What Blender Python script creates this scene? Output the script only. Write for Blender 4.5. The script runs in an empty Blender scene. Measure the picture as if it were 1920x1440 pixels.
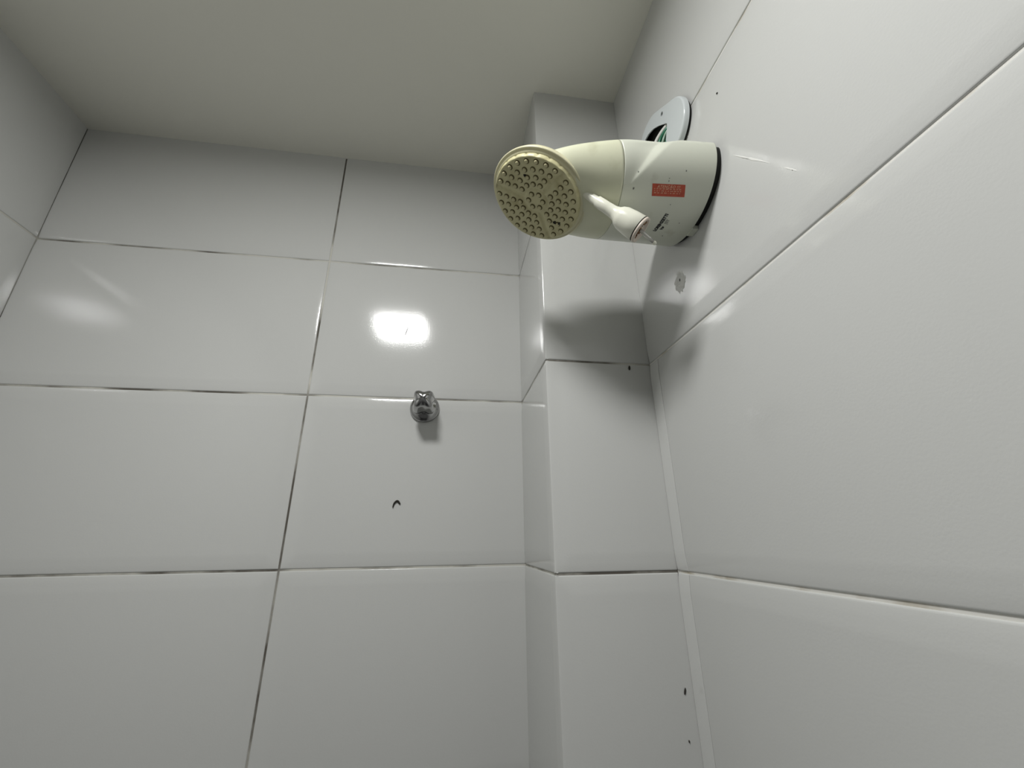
import bpy, bmesh, math, random
from mathutils import Vector, Matrix
from mathutils.bvhtree import BVHTree

C = bpy.context.scene.collection
scene = bpy.context.scene
random.seed(7)
H = 1.556                                   # camera height above the floor (m)

# ------------------------------------------------------------------ camera
yaw, pitch, roll = 0.1532, 0.3522, -0.0132
fw = Vector((math.sin(yaw)*math.cos(pitch), math.cos(yaw)*math.cos(pitch), math.sin(pitch)))
r0 = Vector((math.cos(yaw), -math.sin(yaw), 0)); u0 = r0.cross(fw)
rt = r0*math.cos(roll) + u0*math.sin(roll); up = u0*math.cos(roll) - r0*math.sin(roll)
cd = bpy.data.cameras.new('camera'); cam = bpy.data.objects.new('camera', cd); C.objects.link(cam)
m = Matrix((rt, up, -fw)).transposed().to_4x4(); m.translation = (0, 0, H)
cam.matrix_world = m
cd.sensor_width = 36; cd.sensor_fit = 'HORIZONTAL'; cd.lens = 782.9/1920*36; cd.clip_start = 0.01
scene.camera = cam

# ------------------------------------------------------------------ world, lamp power, exposure
w = bpy.data.worlds.new('world'); scene.world = w; w.use_nodes = True
w.node_tree.nodes['Background'].inputs[0].default_value = (0.55, 0.6, 0.65, 1)
w.node_tree.nodes['Background'].inputs[1].default_value = 0.02
LAMP_COLOR = (1.0, 1.0, 0.985)
LAMP_STRENGTH = 94.0
scene.view_settings.view_transform = 'Standard'; scene.view_settings.look = 'None'
scene.view_settings.gamma = 1; scene.view_settings.use_curve_mapping = False
scene.view_settings.exposure = 0.0

# ------------------------------------------------------------------ room sizes (z relative to camera)
XL, XR, YB, YF = -0.8018, 0.3090, 0.7880, -0.85
XI, YC = 0.1400, 0.5727                      # boxed-in corner column: left face, front face
ZC, Z1, Z2, Z3 = 0.8442, 0.5547, 0.2553, -0.0454
XV = -0.2659
LAMP = (-0.223, -0.031)

# ------------------------------------------------------------------ materials
def mat(name, col, rough=0.5, metal=0.0, spec=0.5, bump=None, var=None, coat=0.0, emit=None, trans=0.0, colnoise=None):
    """bump=(scale,strength,distance)  var=(scale,amount)  colnoise=(scale, other colour, lo, hi)"""
    M = bpy.data.materials.new(name); M.use_nodes = True
    nt = M.node_tree; b = nt.nodes['Principled BSDF']
    b.inputs['Base Color'].default_value = (*col, 1); b.inputs['Roughness'].default_value = rough
    b.inputs['Metallic'].default_value = metal; b.inputs['Specular IOR Level'].default_value = spec
    b.inputs['Coat Weight'].default_value = coat
    b.inputs['Transmission Weight'].default_value = trans
    geo = nt.nodes.new('ShaderNodeNewGeometry')
    if colnoise:
        n = nt.nodes.new('ShaderNodeTexNoise'); n.inputs['Scale'].default_value = colnoise[0]; n.inputs['Detail'].default_value = 6
        nt.links.new(geo.outputs['Position'], n.inputs['Vector'])
        r = nt.nodes.new('ShaderNodeMapRange'); r.inputs[1].default_value = colnoise[2]; r.inputs[2].default_value = colnoise[3]
        nt.links.new(n.outputs['Fac'], r.inputs[0])
        mx = nt.nodes.new('ShaderNodeMix'); mx.data_type = 'RGBA'
        mx.inputs['A'].default_value = (*col, 1); mx.inputs['B'].default_value = (*colnoise[1], 1)
        nt.links.new(r.outputs[0], mx.inputs['Factor']); nt.links.new(mx.outputs['Result'], b.inputs['Base Color'])
    if bump:
        n = nt.nodes.new('ShaderNodeTexNoise'); n.inputs['Scale'].default_value = bump[0]; n.inputs['Detail'].default_value = 3
        nt.links.new(geo.outputs['Position'], n.inputs['Vector'])
        bp = nt.nodes.new('ShaderNodeBump'); bp.inputs['Strength'].default_value = bump[1]; bp.inputs['Distance'].default_value = bump[2]
        nt.links.new(n.outputs['Fac'], bp.inputs['Height']); nt.links.new(bp.outputs['Normal'], b.inputs['Normal'])
    if emit:
        b.inputs['Emission Color'].default_value = (*emit[0], 1); b.inputs['Emission Strength'].default_value = emit[1]
    return M

M = {}
M['tile'] = mat('glossy_white_tile', (0.585, 0.590, 0.575), 0.10, bump=(420, 0.15, 0.0004))
M['strip'] = mat('paler_tile_strip', (0.65, 0.655, 0.64), 0.12, bump=(420, 0.15, 0.0004))
M['grout'] = mat('cement_grout', (0.56, 0.55, 0.50), 0.9, colnoise=(9, (0.10, 0.09, 0.075), 0.42, 0.62))
M['pale_grout'] = mat('pale_grout', (0.72, 0.71, 0.67), 0.85, colnoise=(16, (0.46, 0.42, 0.34), 0.52, 0.66))
M['plaster'] = mat('painted_ceiling', (0.83, 0.82, 0.745), 0.85, bump=(60, 0.15, 0.002))
M['floor'] = mat('floor_tile', (0.10, 0.10, 0.10), 0.35)  # unseen floor, kept dark to cut light bounced from below
M['grey_wall'] = mat('plain_grey_wall', (0.20, 0.20, 0.20), 0.5)  # unseen wall behind the camera, greyed to weaken its bounce light
M['body'] = mat('white_plastic', (0.68, 0.70, 0.60), 0.33, colnoise=(26, (0.44, 0.43, 0.33), 0.62, 0.82))
M['cream'] = mat('yellowed_plastic', (0.67, 0.68, 0.51), 0.36, colnoise=(22, (0.46, 0.45, 0.30), 0.60, 0.82))
M['spray'] = mat('aged_cream_plastic', (0.60, 0.565, 0.33), 0.42, colnoise=(55, (0.42, 0.38, 0.19), 0.50, 0.75))
M['rim'] = mat('cream_rim_plastic', (0.68, 0.65, 0.44), 0.35)
M['nub'] = mat('rubber_nozzle', (0.55, 0.51, 0.30), 0.5)
M['dark_olive'] = mat('dark_olive_ring', (0.12, 0.10, 0.04), 0.8)  # dark olive rings round the nozzle bases and in the seam
M['black'] = mat('black_shade', (0.012, 0.012, 0.010), 0.8)  # near black, put in for shade in the wall gap and box recess
M['outlet'] = mat('white_outlet_plastic', (0.78, 0.78, 0.67), 0.25)
M['rust'] = mat('rusty_dirt', (0.16, 0.07, 0.03), 0.9, colnoise=(300, (0.45, 0.33, 0.2), 0.45, 0.6))
M['pink'] = mat('outlet_inner_lip', (0.66, 0.58, 0.50), 0.4)
M['clear'] = mat('clear_tube_plastic', (0.9, 0.9, 0.88), 0.15, trans=0.7)
M['red'] = mat('red_sticker', (0.50, 0.065, 0.025), 0.45, colnoise=(200, (0.36, 0.04, 0.016), 0.5, 0.75))
M['stext'] = mat('sticker_ink', (0.75, 0.45, 0.30), 0.6)
M['ink'] = mat('black_ink', (0.01, 0.01, 0.012), 0.5)
M['greyink'] = mat('grey_ink', (0.16, 0.16, 0.15), 0.5)
M['plate'] = mat('white_cover_plate', (0.63, 0.67, 0.68), 0.22)
M['wire'] = mat('green_wire', (0.02, 0.16, 0.09), 0.35)
M['wire2'] = mat('pale_green_wire', (0.30, 0.42, 0.33), 0.35)
M['wire3'] = mat('white_wire', (0.70, 0.70, 0.66), 0.4)
M['chrome'] = mat('chrome', (0.40, 0.40, 0.40), 0.11, metal=1.0, bump=(500, 0.12, 0.0005))
M['dirt'] = mat('dark_dirt', (0.02, 0.018, 0.012), 0.8)
M['smear'] = mat('white_streak_surface', (0.80, 0.80, 0.77), 0.3)
M['filler'] = mat('white_wall_filler', (0.68, 0.68, 0.65), 0.25, bump=(160, 0.7, 0.003))
M['lampframe'] = mat('white_lamp_frame', (0.8, 0.8, 0.8), 0.4)
M['diffuser'] = mat('lamp_diffuser', (0.8, 0.8, 0.8), 0.4, emit=(LAMP_COLOR, LAMP_STRENGTH))

# ------------------------------------------------------------------ object helpers (vertices given in room coordinates, z from the camera)
def rootpos(o):
    p = Vector((0, 0, 0))
    while o: p += o.location; o = o.parent
    return p
def obj(name, verts, faces, mats, parent=None, smooth=True, midx=None):
    if not isinstance(mats, (list, tuple)): mats = [mats]
    off = rootpos(parent) if parent else Vector((0, 0, 0))
    me = bpy.data.meshes.new(name)
    me.from_pydata([Vector(v) + Vector((0, 0, H)) - off for v in verts], [], faces)
    for mm in mats: me.materials.append(mm)
    if midx: me.polygons.foreach_set('material_index', midx)
    if smooth: me.polygons.foreach_set('use_smooth', [True]*len(me.polygons))
    me.update()
    o = bpy.data.objects.new(name, me); C.objects.link(o)
    if parent: o.parent = parent
    return o
def tag(o, label=None, cat=None, kind=None, group=None):
    if label: o['label'] = label
    if cat: o['category'] = cat
    if kind: o['kind'] = kind
    if group: o['group'] = group
    return o
def thing(name, label, cat, loc):
    o = bpy.data.objects.new(name, None); C.objects.link(o); o.empty_display_size = 0.03
    o.location = (loc[0], loc[1], loc[2] + H); return tag(o, label, cat)
def box(a, b):
    v = [(x, y, z) for x in (a[0], b[0]) for y in (a[1], b[1]) for z in (a[2], b[2])]
    f = [(0, 1, 3, 2), (4, 6, 7, 5), (0, 4, 5, 1), (2, 3, 7, 6), (0, 2, 6, 4), (1, 5, 7, 3)]
    return v, f
def frame(n, hint=(0, 0, 1)):
    n = Vector(n).normalized(); h = Vector(hint)
    if abs(n.dot(h)) > 0.95: h = Vector((0, 1, 0))
    u = h.cross(n).normalized(); return u, n.cross(u), n
def lathe(c, axis, prof, seg=32, cap0=False, cap1=False, rf=None, hint=(0, 0, 1), mi=None):
    """prof: list of (radius, height along axis); mi: material index per band"""
    u, v, n = frame(axis, hint); c = Vector(c); V = []; F = []; I = []
    for (r, h) in prof:
        for k in range(seg):
            a = 2*math.pi*k/seg; rr = r*(rf(a, h) if rf else 1)
            V.append(c + n*h + u*(rr*math.cos(a)) + v*(rr*math.sin(a)))
    for i in range(len(prof)-1):
        for k in range(seg):
            k2 = (k+1) % seg
            F.append((i*seg+k, i*seg+k2, (i+1)*seg+k2, (i+1)*seg+k)); I.append(mi[i] if mi else 0)
    if cap0: F.append(tuple(range(seg-1, -1, -1))); I.append(mi[0] if mi else 0)
    if cap1: F.append(tuple((len(prof)-1)*seg+k for k in range(seg))); I.append(mi[-1] if mi else 0)
    return V, F, I
def tube(pts, rad, seg=10):
    pts = [Vector(p) for p in pts]; n = len(pts)
    rad = rad if isinstance(rad, (list, tuple)) else [rad]*n
    V = []; F = []; pu = None
    for i, p in enumerate(pts):
        t = (pts[min(i+1, n-1)] - pts[max(i-1, 0)]).normalized()
        u = (pu - t*pu.dot(t)).normalized() if pu else frame(t)[0]
        pu = u; v = t.cross(u)
        for k in range(seg):
            a = 2*math.pi*k/seg; V.append(p + (u*math.cos(a) + v*math.sin(a))*rad[i])
    for i in range(n-1):
        for k in range(seg):
            k2 = (k+1) % seg; F.append((i*seg+k, i*seg+k2, (i+1)*seg+k2, (i+1)*seg+k))
    F.append(tuple(range(seg-1, -1, -1))); F.append(tuple((n-1)*seg+k for k in range(seg)))
    return V, F
def spline(P, t):
    """Catmull-Rom through equally spaced tuples, t in 0..1"""
    n = len(P)-1; x = min(max(t, 0), 1)*n; i = min(int(x), n-1); f = x-i
    g = lambda k: P[min(max(k, 0), n)]
    o = []
    for a, b, c, d in zip(g(i-1), g(i), g(i+1), g(i+2)):
        o.append(0.5*((2*b) + (c-a)*f + (2*a-5*b+4*c-d)*f*f + (3*b-a-3*c+d)*f**3))
    return o

# ------------------------------------------------------------------ tiles: pillowed edges, recessed joints
J = 0.0014                                   # half a grout joint
DROP = [(0.0, 0.0032), (0.0003, 0.0020), (0.0010, 0.00155), (0.0022, 0.00130), (0.0120, 0.00064), (0.0180, 0.00028), (0.0215, 0.00006), (0.0250, 0.0)]
def drop(s):
    for (a, da), (b, db) in zip(DROP, DROP[1:]):
        if s <= b: return da + (db-da)*(s-a)/(b-a)
    return 0.0
tile_cache = {}
def tile_mesh(wd, ht, edges):
    """edges: left, right, bottom, top; 'p' pillowed factory edge, 'f' flat cut edge"""
    key = (round(wd, 4), round(ht, 4), edges)
    if key in tile_cache: return tile_cache[key]
    ss = [s for s, _ in DROP]
    def br(L):
        b = [s for s in ss if s < L/2-0.002]; return b + [L-s for s in reversed(b)]
    def edge(kind, s):
        return drop(s) if kind == 'p' else 0.0
    U, Vv = br(wd), br(ht); verts = []; faces = []
    for y in Vv:
        for x in U:
            d = [edge(k, s) for k, s in zip(edges, (x, wd-x, y, ht-y))]
            verts.append((x, y, -max(d)))
    nu, nv = len(U), len(Vv)
    for j in range(nv-1):
        for i in range(nu-1): faces.append((j*nu+i, j*nu+i+1, (j+1)*nu+i+1, (j+1)*nu+i))
    k = len(verts); verts += [(0, 0, -0.006), (wd, 0, -0.006), (wd, ht, -0.006), (0, ht, -0.006)]
    b, c, d = nu-1, nu*nv-1, nu*(nv-1)
    faces += [tuple([k, k+1] + [b-i for i in range(nu)]), tuple([k+1, k+2] + [c-nu*j for j in range(nv)]),
              tuple([k+2, k+3] + [d+i for i in range(nu)]), tuple([k+3, k] + [nu*j for j in range(nv)]), (k+3, k+2, k+1, k)]
    me = bpy.data.meshes.new('tile'); me.from_pydata(verts, [], faces); me.materials.append(M['tile'])
    me.polygons.foreach_set('use_smooth', [len(p.vertices) == 4 and i < (nu-1)*(nv-1) for i, p in enumerate(me.polygons)])
    me.update(); tile_cache[key] = me; return me
def tile(parent, origin, u, v, wd, ht, edges='pppp', tilt=0.0008):
    n = Vector(u).cross(Vector(v))
    o = bpy.data.objects.new('tile', tile_mesh(wd, ht, edges)); C.objects.link(o); o.parent = parent
    mm = Matrix((Vector(u), Vector(v), n)).transposed().to_4x4()
    mm.translation = Vector(origin) + Vector((0, 0, H))
    rot = Matrix.Translation((wd/2, ht/2, 0)) @ Matrix.Rotation(random.uniform(-tilt, tilt), 4, 'X') @ Matrix.Rotation(random.uniform(-tilt, tilt)*0.6, 4, 'Y') @ Matrix.Translation((-wd/2, -ht/2, 0))
    o.matrix_basis = mm @ rot
    return o
rows = [(Z1, ZC), (Z2, Z1), (Z3, Z2)]
z = Z3
while z > -H + 0.02:
    zz = max(z-0.3003, -H); rows.append((zz, z)); z = zz
G = 0.0025                                   # grout level below the tile face
def struct(name, a, b, mm, label):
    v, f = box(a, b); return tag(obj(name, v, f, mm, None, smooth=False), label, kind='structure')
wb = struct('wall_back', (XL-0.05, YB+G, -H), (XR+0.05, YB+0.06, ZC), M['grout'], 'glossy white tiled wall behind the chrome valve')
wr = struct('wall_right', (XR+0.0028, YF-0.05, -H), (XR+0.06, YB+G, ZC), M['pale_grout'], 'glossy white tiled wall carrying the electric shower')
wl = struct('wall_left', (XL-0.06, YF-0.05, -H), (XL-G, YB+G, ZC), M['grout'], 'glossy white tiled wall at the left edge of the picture')
wc = struct('wall_corner', (XI+G, YC+G, -H), (XR+G, YB+G, ZC), M['grout'], 'narrow tiled pipe column boxed into the corner')
wf = struct('wall_front', (XL-0.06, YF-0.05, -H), (XR+0.06, YF, ZC), M['grey_wall'], 'plain wall behind the camera')
ce = struct('ceiling', (XL-0.06, YF-0.05, ZC), (XR+0.06, YB+0.06, ZC+0.06), M['plaster'], 'matte off white painted ceiling')
fl = struct('floor', (XL-0.06, YF-0.05, -H-0.05), (XR+0.06, YB+0.06, -H), M['floor'], 'dark grey bathroom floor below the frame')
EX, EY, EZ = (1, 0, 0), (0, 1, 0), (0, 0, 1)
for (za, zb) in rows:
    top = zb > ZC-0.001
    a, h_ = za+J, zb-za-2*J + (J+0.0005 if top else 0); tk = 'pf' if top else 'pp'
    tile(wb, (XL-0.0016, YB, a), EX, EZ, XV-XL-J+0.0016, h_, 'fp'+tk)
    tile(wb, (XV+J, YB, a), EX, EZ, XI-XV-J+0.0012, h_, 'pf'+tk)
    tile(wc, (XI, YB+0.0012, a), (0, -1, 0), EZ, YB-YC-0.0002, h_, 'fp'+tk)    # left face of the column
    tile(wc, (XI+0.0014, YC, a), EX, EZ, XR-XI+0.0002, h_, 'pf'+tk)            # front face of the column
    y = YC-0.0004; first = True
    while y > YF+0.01:
        L = min(0.6, y-YF)
        if first and zb < Z2+0.01:                                             # a narrow paler strip closes the corner below the second joint
            st = tile(wr, (XR-0.0003, YC-0.0004, a), (0, -1, 0), EZ, 0.0262, h_, 'ff'+tk, 0.0); st.name = 'tile_strip'
            st.data = st.data.copy(); st.data.materials[0] = M['strip']
            tile(wr, (XR, y-0.0268, a), (0, -1, 0), EZ, L-0.0268-2*J, h_, 'fp'+tk)
        else:
            tile(wr, (XR, y, a), (0, -1, 0), EZ, L-2*J, h_, ('f' if first else 'p')+'p'+tk)
        y -= L; first = False
    y = YB-0.0004
    while y > YF+0.01:
        L = min(0.6, y-YF); tile(wl, (XL, y-L+2*J, a), EY, EZ, L-2*J, h_, 'pp'+tk); y -= L

# ------------------------------------------------------------------ ceiling lamp (above the camera, outside the frame)
lx, ly = LAMP; LS = 0.092
t = thing('ceiling_light', 'square white ceiling light panel above the camera', 'ceiling light', (lx, ly, ZC))
o_, i_, zt, zb = LS+0.010, LS, ZC, ZC-0.018
V = [(lx+sx*r, ly+sy*r, zz) for (r, zz) in ((o_, zt), (o_, zb), (i_, zb), (i_, zb+0.003)) for sx, sy in ((-1, -1), (1, -1), (1, 1), (-1, 1))]
F = [(4*i+k, 4*i+(k+1) % 4, 4*i+4+(k+1) % 4, 4*i+4+k) for i in range(3) for k in range(4)]
obj('frame', V, F, M['lampframe'], t, smooth=False)
zd = zb+0.002
obj('diffuser', [(lx-i_, ly-i_, zd), (lx-i_, ly+i_, zd), (lx+i_, ly+i_, zd), (lx+i_, ly-i_, zd)], [(0, 1, 2, 3)], M['diffuser'], t, smooth=False)

# ------------------------------------------------------------------ electric shower
BY = 0.412
sh = thing('electric_shower', 'off white electric shower with yellowed spray disc, mounted on right wall', 'shower', (XR, BY, 0.42))
# hull-like sections from the wall to the spray disc: bottom x, z, top x, z, centre y, half width, level of the widest point
SEC = [(0.3010, 0.3730, 0.3010, 0.4600, 0.404, 0.0750, 0.71), (0.268, 0.3728, 0.266, 0.4592, 0.404, 0.0737, 0.71), (0.235, 0.3726, 0.231, 0.4580, 0.404, 0.0720, 0.70),
       (0.202, 0.3728, 0.196, 0.4560, 0.405, 0.0698, 0.69), (0.180, 0.3750, 0.160, 0.4530, 0.407, 0.0668, 0.67), (0.167, 0.3785, 0.123, 0.4485, 0.409, 0.0620, 0.64),
       (0.159, 0.3825, 0.093, 0.4400, 0.410, 0.0570, 0.60), (0.153, 0.3860, 0.0720, 0.4290, 0.411, 0.0530, 0.55)]
def body_point(s, a, inset=0.0):
    bx, bz, tx, tz, cy, hw, fr = spline(SEC, s)
    cx, cz = bx+(tx-bx)*fr, bz+(tz-bz)*fr; L = math.hypot(tx-bx, tz-bz); ex, ez = (tx-bx)/L, (tz-bz)/L
    ca, sa = math.cos(a), math.sin(a)
    if sa > 0: q = 2/2.5; ca = math.copysign(abs(ca)**q, ca); sa = sa**q; up_ = L*(1-fr)-inset
    else: up_ = L*fr-inset
    return Vector((cx + ex*up_*sa, cy - (hw-inset)*ca, cz + ez*up_*sa))
# a: 0 = towards the room (-y), pi/2 = top, pi = towards the column, -pi/2 = bottom
S_SEAM = 0.478
def smooth01(x):
    x = min(max(x, 0), 1); return x*x*(3-2*x)
def ledge(s, a):
    """the rear cover ends in a slanted ramp down to a shallow waist; it is widest at the top and dies out on the near flank"""
    aa = math.degrees(a)
    if aa > 180: aa -= 360
    if aa > 90: aa = 180-aa
    if aa < -90: aa = -90
    f = min((aa - LEDGE_A0)/(LEDGE_A1-LEDGE_A0), 1.0)
    if f <= 0: return 0.0
    s1 = LEDGE_S0 + (LEDGE_S1-LEDGE_S0)*f         # upper rim of the ramp (towards the wall)
    s2 = LEDGE_S0 + (LEDGE_S2-LEDGE_S0)*f         # foot of the ramp (towards the disc)
    ramp = min(max((s-s1)/max(s2-s1, 1e-4), 0), 1)
    return LEDGE_H*f*(1-0.6*smooth01((aa+5)/28))*ramp*(1 - smooth01((s-s2)/max(S_SEAM-s2, 1e-4)))
LEDGE_A0, LEDGE_A1, LEDGE_S0, LEDGE_S1, LEDGE_S2, LEDGE_H = -46, 30, 0.44, 0.11, 0.225, 0.0085
def loft(s0, s1, ns, na, lip=0.003, step=None):
    V = []; F = []
    ss = [(s0, lip)] + [(s0 + (s1-s0)*i/ns, 0) for i in range(ns+1)] + [(s1, lip)]
    for (s, ins) in ss:
        for k in range(na):
            a = 2*math.pi*k/na
            V.append(body_point(s, a, ins - (step(s, a) if step else 0)))
    for i in range(len(ss)-1):
        for k in range(na):
            k2 = (k+1) % na; F.append((i*na+k, i*na+k2, (i+1)*na+k2, (i+1)*na+k))
    return V, F
V, F = loft(0.0, S_SEAM, 90, 216, step=lambda s, a: -ledge(s, a))
rear = obj('rear_cover', V, F, M['body'], sh)
rear_bvh = BVHTree.FromPolygons([Vector(v) for v in V], F)
V, F = loft(S_SEAM+0.004, 1.0, 44, 96)
front = tag(obj('front_shell', V, F, M['cream'], sh), 'yellowed front shell')
front_bvh = BVHTree.FromPolygons([Vector(v) for v in V], F)
# inner tube closing the seam, and a collar blacked in for the wall gap's shadow
V, F = loft(S_SEAM-0.02, S_SEAM+0.03, 2, 64, lip=0.012)
V = [Vector(v) for v in V]
V = [body_point(s, 2*math.pi*k/64, 0.0022) for s in (S_SEAM-0.02, S_SEAM+0.03) for k in range(64)]
F = [(k, 64+k, 64+(k+1) % 64, (k+1) % 64) for k in range(64)]
obj('seam_ring', V, F, M['dark_olive'], sh)
V = []; F = []
for (x_, ins) in ((XR, 0.004), (0.2995, 0.004), (0.2960, 0.004), (0.2960, 0.030)):
    for k in range(96):
        p_ = body_point(0.0, 2*math.pi*k/96, ins); V.append(Vector((x_, p_.y, p_.z)))
F = [(i*96+k, i*96+(k+1) % 96, (i+1)*96+(k+1) % 96, (i+1)*96+k) for i in range(3) for k in range(96)]
obj('wall_gap_shade', V, F, M['black'], sh)
v, f = box((XR-0.0090, 0.404-0.007, 0.3715), (XR-0.0005, 0.404+0.007, 0.3790)); 
obj('bracket_tab', v, f, M['body'], sh, smooth=False)

# spray disc
DN = Vector((-0.44, -0.11, -0.89)).normalized(); DC = Vector((0.101, 0.411, 0.411)); DR = 0.0638
du = Vector((0, 1, 0)).cross(DN).normalized(); dv = DN.cross(du)
def dlathe(prof, seg, c=DC, mi=None):
    V = []; F = []; I = []
    for (r, h) in prof:
        for k in range(seg):
            a = 2*math.pi*k/seg; V.append(c + DN*h + du*(r*math.cos(a)) + dv*(r*math.sin(a)))
    for i in range(len(prof)-1):
        for k in range(seg):
            k2 = (k+1) % seg; F.append((i*seg+k, i*seg+k2, (i+1)*seg+k2, (i+1)*seg+k)); I.append(mi[i] if mi else 0)
    return V, F, I
V, F, I = dlathe([(0.055, -0.010), (0.0615, -0.008), (0.0634, -0.003), (0.0638, -0.0008), (0.0632, 0.0006), (0.0618, 0.0008), (0.0612, 0.0004), (0.0592, 0.0022), (0.0578, 0.0030), (0.050, 0.0030)], 96)
tag(obj('spray_rim', V, F, M['rim'], sh), 'cream outer rim of the spray disc')
PR, PH = 0.0572, 0.0088                       # raised nozzle plate
SECT = [math.radians(a) for a in (-54, 66, 186)]
def plate_h(r, a):
    """height of the plate: three radial valleys part the nozzle sectors, a shallow one rings the centre"""
    h = PH
    d = min(abs((a - (c + math.pi/3) + math.pi) % (2*math.pi) - math.pi)*r for c in SECT)
    g = 0.0
    if r > 0.014: g = max(g, 0.0018*(1-smooth01((d-0.0014)/0.0022))*smooth01((r-0.014)/0.004))
    g = max(g, 0.0009*(1-smooth01((abs(r-0.0165)-0.0008)/0.0018)))
    return h-g
NA, RS = 144, [0.0, 0.004, 0.008, 0.011, 0.0135, 0.0150, 0.0165, 0.018, 0.0195, 0.022, 0.026, 0.031, 0.036, 0.041, 0.046, 0.050, 0.0535, 0.0555]
V = [DC + DN*PH]; F = []
for r in RS[1:]:
    for k in range(NA):
        a = 2*math.pi*k/NA; V.append(DC + DN*plate_h(r, a) + du*(r*math.cos(a)) + dv*(r*math.sin(a)))
for k in range(NA): F.append((0, 1+k, 1+(k+1) % NA))
for i in range(len(RS)-2):
    for k in range(NA):
        k2 = (k+1) % NA; b0 = 1+i*NA; F.append((b0+k, b0+NA+k, b0+NA+k2, b0+k2))
b0 = 1+(len(RS)-2)*NA                          # edge: rounded, with a toothed skirt down to the rim
for (r, h) in ((0.0564, PH-0.0004), (0.0570, PH-0.0012), (0.0576, 0.0030), (0.0576, 0.0010)):
    for k in range(NA):
        a = 2*math.pi*k/NA; rr = r - (0.0009 if (k % 6 == 0 and r > 0.0568) else 0)
        V.append(DC + DN*h + du*(rr*math.cos(a)) + dv*(rr*math.sin(a)))
for i in range(4):
    for k in range(NA):
        k2 = (k+1) % NA; F.append((b0+i*NA+k, b0+(i+1)*NA+k, b0+(i+1)*NA+k2, b0+i*NA+k2))
sp = tag(obj('spray_plate', V, F, M['spray'], sh), 'aged yellow nozzle plate')
# nozzles: 24 in each of three sectors, six in the middle; each its own object on shared mesh data
NOZ = []
for c in SECT:
    for (r, n, st) in ((0.0508, 8, 14.2), (0.0410, 7, 15.6), (0.0313, 5, 21), (0.0222, 4, 24)):
        for k in range(n): NOZ.append((r, c + math.radians((k-(n-1)/2)*st)))
for k in range(6): NOZ.append((0.0098, math.radians(20+60*k)))
prof = [(0.0037, 0.00005), (0.0036, 0.00025), (0.0028, 0.0003), (0.0025, 0.0015), (0.0021, 0.0021), (0.0012, 0.0025), (0.0006, 0.0026), (0.0001, 0.0026)]
nv, nf, ni = [], [], []
for (r, h) in prof:
    for k in range(12):
        a = 2*math.pi*k/12; nv.append(Vector((r*math.cos(a), r*math.sin(a), h)))
for i in range(len(prof)-1):
    for k in range(12):
        k2 = (k+1) % 12; nf.append((i*12+k, i*12+k2, (i+1)*12+k2, (i+1)*12+k)); ni.append((1, 1, 1, 0, 0, 0, 0)[i])
nme = bpy.data.meshes.new('nozzle'); nme.from_pydata(nv, [], nf); nme.materials.append(M['nub']); nme.materials.append(M['dark_olive'])
nme.polygons.foreach_set('material_index', ni); nme.polygons.foreach_set('use_smooth', [True]*len(nf)); nme.update()
nrot = Matrix((du, dv, DN)).transposed().to_4x4(); off = rootpos(sp)
for (r, a) in NOZ:
    o = bpy.data.objects.new('nozzle', nme); C.objects.link(o); o.parent = sp
    mm = nrot.copy(); mm.translation = DC + DN*(plate_h(r, a)-0.0002) + du*(r*math.cos(a)) + dv*(r*math.sin(a)) + Vector((0, 0, H)) - off
    o.matrix_basis = mm

for (r, a, sz) in ((0.0365, 152, 0.0024), (0.0412, 158, 0.0022), (0.0345, -50, 0.0018), (0.0313, 144, 0.0020), (0.0410, 200, 0.0018)):
    a = math.radians(a); c_ = DC + DN*(plate_h(r, a)+0.0012) + du*(r*math.cos(a)) + dv*(r*math.sin(a)); V = [c_ + DN*0.0018]; F = []
    for k in range(9):
        t_ = 2*math.pi*k/9; rr = sz*(1+0.35*math.sin(3*t_+a*5)); V.append(c_ + du*(rr*math.cos(t_)) + dv*(rr*math.sin(t_)) - DN*0.0014)
    F = [(0, 1+k, 1+(k+1) % 9) for k in range(9)]
    obj('dirt_speck', V, F, M['dirt'], sp)

# hand-shower outlet: thin neck from the shell, flaring to an open bell
OA, OB = Vector((0.1592, 0.3780, 0.3855)), Vector((0.2122, 0.3680, 0.3340))
ax = (OB-OA).normalized(); L = (OB-OA).length
V, F, I = lathe(OA, ax, [(0.0046, -0.016), (0.0050, 0.0), (0.0056, 0.001), (0.0056, L*0.10), (0.0068, L*0.12), (0.0070, L*0.32), (0.0074, L*0.44), (0.0088, L*0.51), (0.0116, L*0.56), (0.0136, L*0.63), (0.0149, L*0.78), (0.0155, L*0.94), (0.0149, L*0.95), (0.0149, L*0.955), (0.0155, L*0.96), (0.0153, L), (0.0128, L), (0.0124, L-0.0025), (0.0005, L-0.003)], 40,
                mi=[0]*11+[1]*2+[2]*5)
out = tag(obj('hose_outlet', V, F, [M['outlet'], M['dirt'], M['pink'], M['rust']], sh, midx=I), 'white flared hose outlet with rusty open end')
u_, v_, n_ = frame(ax)
dirt = []
cross = ax.cross(OB.normalized()).normalized(); flat = ax.cross(cross)
for k in range(26):
    q = random.uniform(-0.0125, 0.0105); c = OB + cross*q + flat*(random.gauss(0, 0.0016) + 0.0012) - ax*0.0022
    dirt.append((c, random.uniform(0.0008, 0.0020)))
V = []; F = []
for c, r in dirt:
    b = len(V)
    for d in ((1, 0, 0), (-1, 0, 0), (0, 1, 0), (0, -1, 0), (0, 0, 1), (0, 0, -1)): V.append(c + Vector(d)*r*random.uniform(.7, 1.3))
    F += [tuple(b+i for i in t_) for t_ in ((0, 2, 4), (2, 1, 4), (1, 3, 4), (3, 0, 4), (2, 0, 5), (1, 2, 5), (3, 1, 5), (0, 3, 5))]
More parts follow.
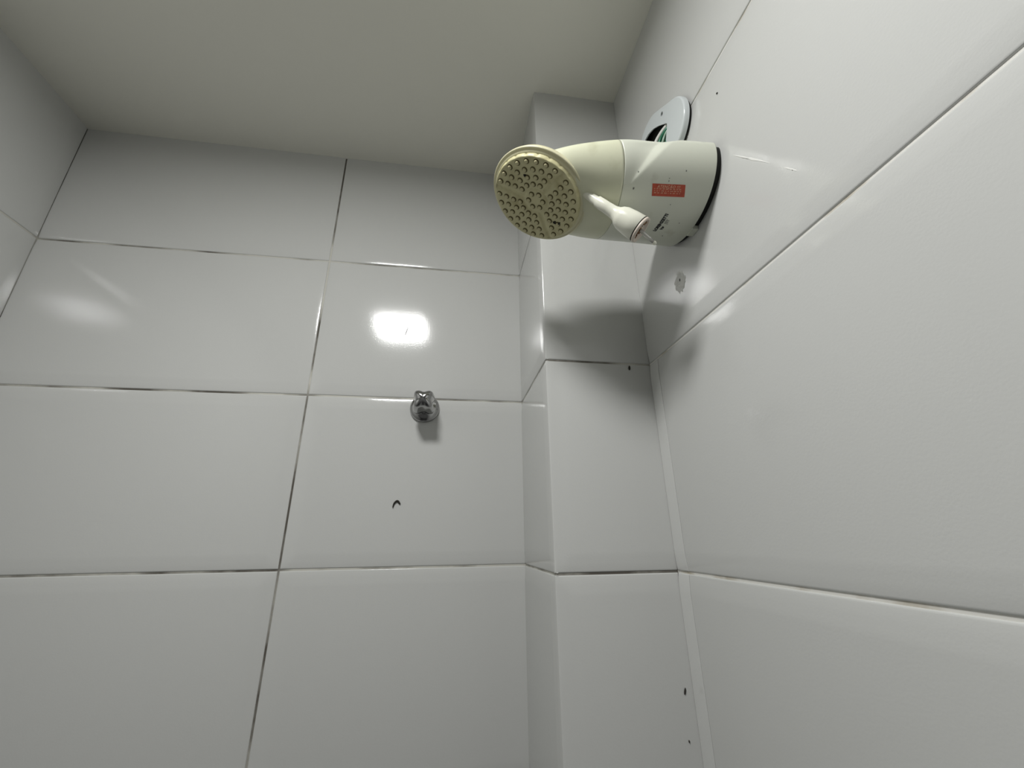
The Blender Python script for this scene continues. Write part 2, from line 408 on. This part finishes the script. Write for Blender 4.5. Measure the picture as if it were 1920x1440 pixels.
tag(obj('rust_crumbs', V, F, M['rust'], out), kind='stuff')
TA, TB = OB - ax*0.004, OB + Vector((0.0145, 0.0020, -0.0140))
V, F = tube([TA, TA.lerp(TB, 0.5), TB], [0.0022, 0.0020, 0.0018], 10)
obj('clear_spigot', V, F, M['clear'], out)
V, F, I = lathe(TB, (TB-TA), [(0.0004, -0.002), (0.0022, -0.001), (0.0026, 0.0008), (0.0016, 0.0026), (0.0002, 0.003)], 12)
obj('spigot_tip', V, F, M['outlet'], out)

# print on the rear cover, wrapped onto its surface
def on_body(p, d, lift):
    best = None
    for b in (rear_bvh, front_bvh):
        h_, n, i, dist = b.ray_cast(p, d)
        if h_ is not None and (best is None or dist < best[1]): best = (h_, dist)
    return best[0] - d*lift if best else p
def wrap(verts2, c, u, v, d, lift):
    return [on_body(c + u*x + v*y - d*0.08, d, lift) for (x, y) in verts2]
def text_mesh(body, size, shear=0.0, bold=0.0, spacing=1.0):
    cu = bpy.data.curves.new('lettering', 'FONT'); cu.body = body; cu.size = size; cu.shear = shear; cu.offset = bold
    cu.align_x = 'CENTER'; cu.align_y = 'CENTER'; cu.resolution_u = 3; cu.space_character = spacing
    to = bpy.data.objects.new('lettering', cu); C.objects.link(to)
    dg = bpy.context.evaluated_depsgraph_get(); me = bpy.data.meshes.new_from_object(to.evaluated_get(dg))
    vs = [(v.co.x, v.co.y) for v in me.vertices]; fs = [tuple(p.vertices) for p in me.polygons]
    bpy.data.objects.remove(to); bpy.data.curves.remove(cu); bpy.data.meshes.remove(me)
    return vs, fs
def panel_grid(nx, ny, x0, x1, y0, y1, skew=0.0):
    v = [(x0+(x1-x0)*i/nx + skew*(y0+(y1-y0)*j/ny), y0+(y1-y0)*j/ny) for j in range(ny+1) for i in range(nx+1)]
    f = [(j*(nx+1)+i, j*(nx+1)+i+1, (j+1)*(nx+1)+i+1, (j+1)*(nx+1)+i) for j in range(ny) for i in range(nx)]
    return v, f
SC = Vector((0.2478, 0.3566, 0.3878)); SU = Vector((1, -0.05, 0.035)).normalized(); SD = Vector((0, 0.62, 0.785)); SD = (SD - SU*SD.dot(SU)).normalized(); SV = SU.cross(SD)*-1
if SV.z < 0: SV = -SV
v2, f2 = panel_grid(24, 8, -0.0205, 0.0205, -0.0068, 0.0068, skew=-0.18)
sticker = tag(obj('warning_sticker', wrap(v2, SC, SU, SV, SD, 0.00025), f2, M['red'], sh), 'red orange warning sticker with pale print')
sv, sf = text_mesh('ATEN\u00c7\u00c3O !!!', 0.0043, shear=0.15, bold=0.00006, spacing=1.15)
sv = [(x-0.0010, y+0.0038) for x, y in sv]
for row, y in enumerate((0.0008, -0.0014, -0.0036)):               # three lines of print too small to read
    x = -0.0185+0.0004*row; rnd = random.Random(row+3)
    while x < 0.0165:
        L = rnd.uniform(0.0012, 0.0042)
        for k in range(max(1, int(L/0.0007))):
            b = len(sv); xx = x+0.0007*k; hh = rnd.choice((0.0009, 0.0012, 0.0012)); 
            sv += [(xx, y), (xx+0.00045, y), (xx+0.00045, y+hh), (xx, y+hh)]; sf.append((b, b+1, b+2, b+3))
        x += L+0.0011
obj('sticker_lettering', wrap(sv, SC, SU, SV, SD, 0.0005), sf, M['stext'], sticker, smooth=False)
LU = Vector((0.13, -0.985, 0.10)).normalized(); LD = Vector((0.0, 0.12, 0.99)); LD = (LD - LU*LD.dot(LU)).normalized(); LV = LU.cross(LD)
if LV.x > 0: LV = -LV
sv, sf = text_mesh('LORENZETTI', 0.0058, bold=0.00034, spacing=0.92)
w0 = max(x for x, y in sv)-min(x for x, y in sv); sv = [(x*0.0285/w0, y) for x, y in sv]
obj('maker_lettering', wrap(sv, Vector((0.2555, 0.3950, 0.3738)), LU, LV, LD, 0.0003), sf, M['ink'], sh, smooth=False)
sv, sf = text_mesh('TOP', 0.0040, bold=0.00028, spacing=0.9)
sv = [(x*0.80-0.0062, y-0.0004) for x, y in sv]
obj('model_lettering', wrap(sv, Vector((0.2618, 0.3965, 0.3735)), LU, LV, LD, 0.0003), sf, M['ink'], sh, smooth=False)
ov, of = text_mesh('JET', 0.0056, bold=0.00016, spacing=1.1)
ov = [(x*0.85+0.0046, y) for x, y in ov]
o = obj('model_lettering', wrap(ov, Vector((0.2618, 0.3965, 0.3735)), LU, LV, LD, 0.0003), of, M['greyink'], sh, smooth=False); o['label'] = 'grey lettering'
iv, if_ = text_mesh('JET', 0.0056, bold=-0.00010, spacing=1.1)
iv = [(x*0.85+0.0046, y) for x, y in iv]
obj('lettering_fill', wrap(iv, Vector((0.2618, 0.3965, 0.3735)), LU, LV, LD, 0.00045), if_, M['body'], o, smooth=False)
for (p_, r_) in (((0.2044, 0.3586, 0.3871), 0.0016), ((0.2693, 0.4176, 0.3739), 0.0012), ((0.2065, 0.3440, 0.3990), 0.0010), ((0.2450, 0.3470, 0.3960), 0.0008), ((0.2450, 0.3490, 0.3940), 0.0010),
                 ((0.2790, 0.3920, 0.3740), 0.0010), ((0.2560, 0.3700, 0.3800), 0.0008), ((0.2640, 0.3420, 0.4040), 0.0012)):
    p_ = Vector(p_); ctr = Vector((p_.x, 0.405, 0.432)); d_ = (ctr-p_).normalized(); u_, v_, n_ = frame(-d_, (1, 0, 0))
    pts2 = [(0, 0)] + [(r_*(1+0.3*math.sin(3*t_+r_*9e3))*math.cos(t_), r_*(1+0.3*math.cos(2*t_))*math.sin(t_)) for t_ in [2*math.pi*k/10 for k in range(10)]]
    obj('dirt_speck', wrap([(x*0.75, y*0.75) for x, y in pts2], p_, u_, v_, d_, 0.0003), [(0, 1+k, 1+(k+1) % 10) for k in range(10)], M['greyink'], sh, smooth=False)

# ------------------------------------------------------------------ round cover plate on the wall above the shower, with wires
PC = Vector((XR, 0.426, 0.573))
cp = thing('cover_plate', 'white oval wall cover plate half hidden above the shower', 'cover plate', (PC.x, PC.y, PC.z))
T0, T1 = 0.004, 0.012                         # stand-off from the wall, face height
def pp(y, z, h): return Vector((XR-h, y, z))
pa, pb = Vector((0.4035, 0.5570)), Vector((0.4480, 0.5890)); pd = (pb-pa).normalized(); pn = Vector((-pd.y, pd.x))
pa = pa - pn*0.0040 - pd*0.0025; pb = pb - pn*0.0040
def stadium(r, n=32):
    o = []
    for c, a0 in ((pa, 0.5*math.pi), (pb, -0.5*math.pi)):
        for k in range(n+1):
            t_ = a0 + math.pi*k/n; q = c + pd*(r*math.cos(t_)) + pn*(r*math.sin(t_)); o.append((q.x, q.y))
    return o
outer = stadium(0.0405)
hole = [(0.4108+0.0034*math.cos(2*math.pi*k/16), 0.5960+0.0034*math.sin(2*math.pi*k/16)) for k in range(16)]
opening = [(0.4030, 0.5662), (0.4045, 0.5690), (0.4122, 0.5766), (0.4250, 0.5890), (0.4384, 0.5995), (0.4516, 0.6055), (0.4640, 0.6070), (0.4680, 0.5960), (0.4580, 0.5720), (0.4400, 0.5500), (0.4200, 0.5380), (0.4128, 0.5440), (0.4059, 0.5580)]
bm = bmesh.new(); edges = []; prings = []
for loop in (outer, hole, opening):
    vs = [bm.verts.new(pp(y, z_, T1)) for (y, z_) in loop]; prings.append(vs)
    for i in range(len(vs)): edges.append(bm.edges.new((vs[i], vs[(i+1) % len(vs)])))
bmesh.ops.triangle_fill(bm, use_beauty=True, use_dissolve=False, edges=edges)
prev = prings[0]; n_ = len(outer)
for (r, h) in ((0.0415, T1-0.0004), (0.0423, T1-0.0014), (0.0426, T1-0.003), (0.0426, T0)):
    cur = [bm.verts.new(pp(y, z_, h)) for (y, z_) in stadium(r)]
    for i in range(n_):
        f_ = bm.faces.new((prev[i], prev[(i+1) % n_], cur[(i+1) % n_], cur[i])); f_.smooth = True
    prev = cur
for vs, loop in ((prings[1], hole), (prings[2], opening)):
    n = len(vs); cur = [bm.verts.new(pp(y, z_, T1-0.002)) for (y, z_) in loop]
    for i in range(n): bm.faces.new((vs[i], vs[(i+1) % n], cur[(i+1) % n], cur[i]))
bmesh.ops.recalc_face_normals(bm, faces=bm.faces)
bm.verts.index_update()
V = [v.co.copy() for v in bm.verts]; F = [tuple(v.index for v in f.verts) for f in bm.faces]; sm = [f.smooth for f in bm.faces]; bm.free()
pl = obj('plate', V, F, M['plate'], cp, smooth=False); pl.data.polygons.foreach_set('use_smooth', sm)
V = []; F = []; n_ = len(outer)
for (r, h) in ((0.0400, 0.0), (0.0400, T1-0.0035), (0.0392, T1-0.0035), (0.0385, 0.0008)): V += [pp(y, z_, h) for (y, z_) in stadium(r)]
F = [(i*n_+k, i*n_+(k+1) % n_, (i+1)*n_+(k+1) % n_, (i+1)*n_+k) for i in range(3) for k in range(n_)] + [tuple(3*n_+k for k in range(n_))]
obj('box_interior', V, F, M['black'], cp, smooth=False)  # shallow box coloured black for the darkness of a deep recess
for (pts_, rad_, mm) in (([(0.3045, 0.4060, 0.5700), (0.2990, 0.4130, 0.5640), (0.2950, 0.4240, 0.5560), (0.2900, 0.4300, 0.5300), (0.2860, 0.4300, 0.4500)], 0.0024, 'wire'),
                         ([(0.3050, 0.4070, 0.5660), (0.3000, 0.4110, 0.5600), (0.2965, 0.4185, 0.5500), (0.2910, 0.4220, 0.5250), (0.2880, 0.4220, 0.4500)], 0.0021, 'wire2'),
                         ([(0.3055, 0.4060, 0.5640), (0.3010, 0.4080, 0.5560), (0.2985, 0.4135, 0.5440), (0.2930, 0.4160, 0.5200), (0.2900, 0.4160, 0.4500)], 0.0020, 'wire'),
                         ([(0.3035, 0.4080, 0.5735), (0.2975, 0.4200, 0.5690), (0.2920, 0.4330, 0.5580), (0.2870, 0.4390, 0.5300), (0.2830, 0.4380, 0.4500)], 0.0030, 'wire3')):
    V, F = tube([spline(pts_, i/20) for i in range(21)], rad_, 10)
    o = obj('wire', V, F, M[mm], sh)
    if mm != 'wire': o['label'] = {'wire2': 'pale green wire', 'wire3': 'white wire'}[mm]

# ------------------------------------------------------------------ chrome valve on the back wall
VC = Vector((-0.0490, YB, 0.2350))
vt = thing('shower_valve', 'chrome shower valve with fluted square handle on the back wall', 'valve', tuple(VC))
V, F, I = lathe(VC, (0, -1, 0), [(0.0275, -0.001), (0.0280, 0.002), (0.0272, 0.0055), (0.0245, 0.0085), (0.0205, 0.0105), (0.0150, 0.0115), (0.0120, 0.013), (0.0110, 0.020), (0.0110, 0.040)], 56)
obj('escutcheon', V, F, M['chrome'], vt)
def lob(a, h):
    f = 0.5+0.5*math.cos(4*a+math.pi)         # lobes on the diagonals
    return 0.98 + 0.46*f**1.1
V, F, I = lathe(VC + Vector((0, -0.028, 0)), (0, -1, 0), [(0.0140, 0.0), (0.0166, 0.0020), (0.0168, 0.008), (0.0160, 0.018), (0.0150, 0.028), (0.0143, 0.0325), (0.0130, 0.0358), (0.0108, 0.0382), (0.0076, 0.0400), (0.0040, 0.0409), (0.0003, 0.0411)], 96, cap0=True, rf=lob)
obj('handle', V, F, M['chrome'], vt)

# ------------------------------------------------------------------ small marks on the tiles
def speck(name, label, cat, c, n, a, b, ang, mm='dirt', thick=0.0012):
    u, v, n = frame(n); c = Vector(c); V = []; F = []
    d1 = u*math.cos(ang)+v*math.sin(ang); d2 = n.cross(d1)
    for (k, h) in ((1.0, 0.0), (0.95, 0.5), (0.6, 0.85), (0.02, 1.0)):
        for j in range(14):
            t_ = 2*math.pi*j/14; V.append(c + d1*(a*k*math.cos(t_)) + d2*(b*k*math.sin(t_)) + n*(thick*h))
    for i in range(3):
        for j in range(14): F.append((i*14+j, i*14+(j+1) % 14, (i+1)*14+(j+1) % 14, (i+1)*14+j))
    return tag(obj(name, V, F, M[mm]), label, cat)
speck('dirt_speck', 'small black speck just under the joint on the corner column, in the shower shadow', 'speck', (0.2753, YC-0.0003, 0.2476), (0, -1, 0), 0.0040, 0.0016, 1.5)
speck('dirt_speck', 'larger black speck low on the corner column, beside the right wall', 'speck', (0.2978, YC-0.0003, -0.1795), (0, -1, 0), 0.0038, 0.0011, 1.3)
speck('dirt_speck', 'tiny black dot lowest on the corner column', 'speck', (0.2949, YC-0.0003, -0.2292), (0, -1, 0), 0.0014, 0.0008, 1.6)
speck('dirt_speck', 'tiny dark dot on the right wall above the shower, right of the cover plate', 'speck', (XR-0.0003, 0.3162, 0.5093), (-1, 0, 0), 0.0012, 0.0009, 0.3)
V, F = tube([spline([(-0.0935, YB-0.0012, 0.0520), (-0.0918, YB-0.0014, 0.0590), (-0.0865, YB-0.0016, 0.0632), (-0.0815, YB-0.0012, 0.0575)], i/14) for i in range(15)], [0.0009, 0.0010, 0.0011, 0.0012, 0.0013, 0.0014, 0.0015, 0.0016, 0.0017, 0.0017, 0.0017, 0.0017, 0.0016, 0.0014, 0.0010], 8)
tag(obj('curled_hair', V, F, M['dirt']), 'small thick black curled hair on the back wall below the chrome valve', 'hair')
V, F = tube([(-0.0975, YB-0.0003, 0.3895), (-0.0951, YB-0.0005, 0.3990), (-0.0929, YB-0.0003, 0.4085)], [0.0005, 0.0008, 0.0005], 6)
tag(obj('hair', V, F, M['dirt']), 'short dark hair stuck on the back wall above the chrome valve', 'hair')
def smear(name, label, loop, thick, mm='smear'):
    """a flat patch on the right wall: outline (y, z), raised a little"""
    n = len(loop); cy = sum(p[0] for p in loop)/n; cz = sum(p[1] for p in loop)/n; V = []; F = []
    for (k, h) in ((1.0, -0.0002), (0.9, thick*0.7), (0.5, thick)):
        V += [Vector((XR-h, cy+(y-cy)*k, cz+(z_-cz)*k)) for (y, z_) in loop]
    V.append(Vector((XR-thick, cy, cz)))
    F = [(i*n+k, i*n+(k+1) % n, (i+1)*n+(k+1) % n, (i+1)*n+k) for i in range(2) for k in range(n)] + [(2*n+k, 2*n+(k+1) % n, 3*n) for k in range(n)]
    return tag(obj(name, V, F, M[mm]), label, 'smear')
rnd = random.Random(11)
def streak(y0, z0, y1, z1, wd, n=14):
    dx, dz = y1-y0, z1-z0; L = math.hypot(dx, dz); nx, nz = -dz/L, dx/L; a = []; b = []
    for i in range(n+1):
        t_ = i/n; w_ = wd*(math.sin(math.pi*min(max(t_, 0.02), 0.98))**0.6)*rnd.uniform(0.6, 1.0); c0 = y0+dx*t_, z0+dz*t_; o_ = rnd.uniform(-0.15, 0.15)*wd
        a.append((c0[0]+nx*(w_+o_), c0[1]+nz*(w_+o_))); b.append((c0[0]-nx*(w_-o_), c0[1]-nz*(w_-o_)))
    return a + b[::-1]
smear('white_streak', 'thin white streak on the right wall just beside the shower', streak(0.3180, 0.4105, 0.2745, 0.3495, 0.0014), 0.00015)  # streaks: thin raised slivers, whiter than the tile
smear('white_streak', 'short faint white streak further along the right wall from the long streak', streak(0.2635, 0.3325, 0.2510, 0.3140, 0.0010), 0.0001)
blob = []
for k in range(40):
    t_ = 2*math.pi*k/40; r_ = rnd.uniform(0.8, 1.12); blob.append((0.4560+0.0150*r_*math.cos(t_), 0.3310+0.0180*r_*math.sin(t_)))
smear('filler_smear', 'rough patch of white filler on the right wall below the shower', blob, 0.00025, 'filler')
speck('drill_mark', 'tiny dark nick in the filler patch on the right wall', 'mark', (XR-0.00025, 0.4552, 0.3337), (-1, 0, 0), 0.0022, 0.0008, 1.35, thick=0.0006)
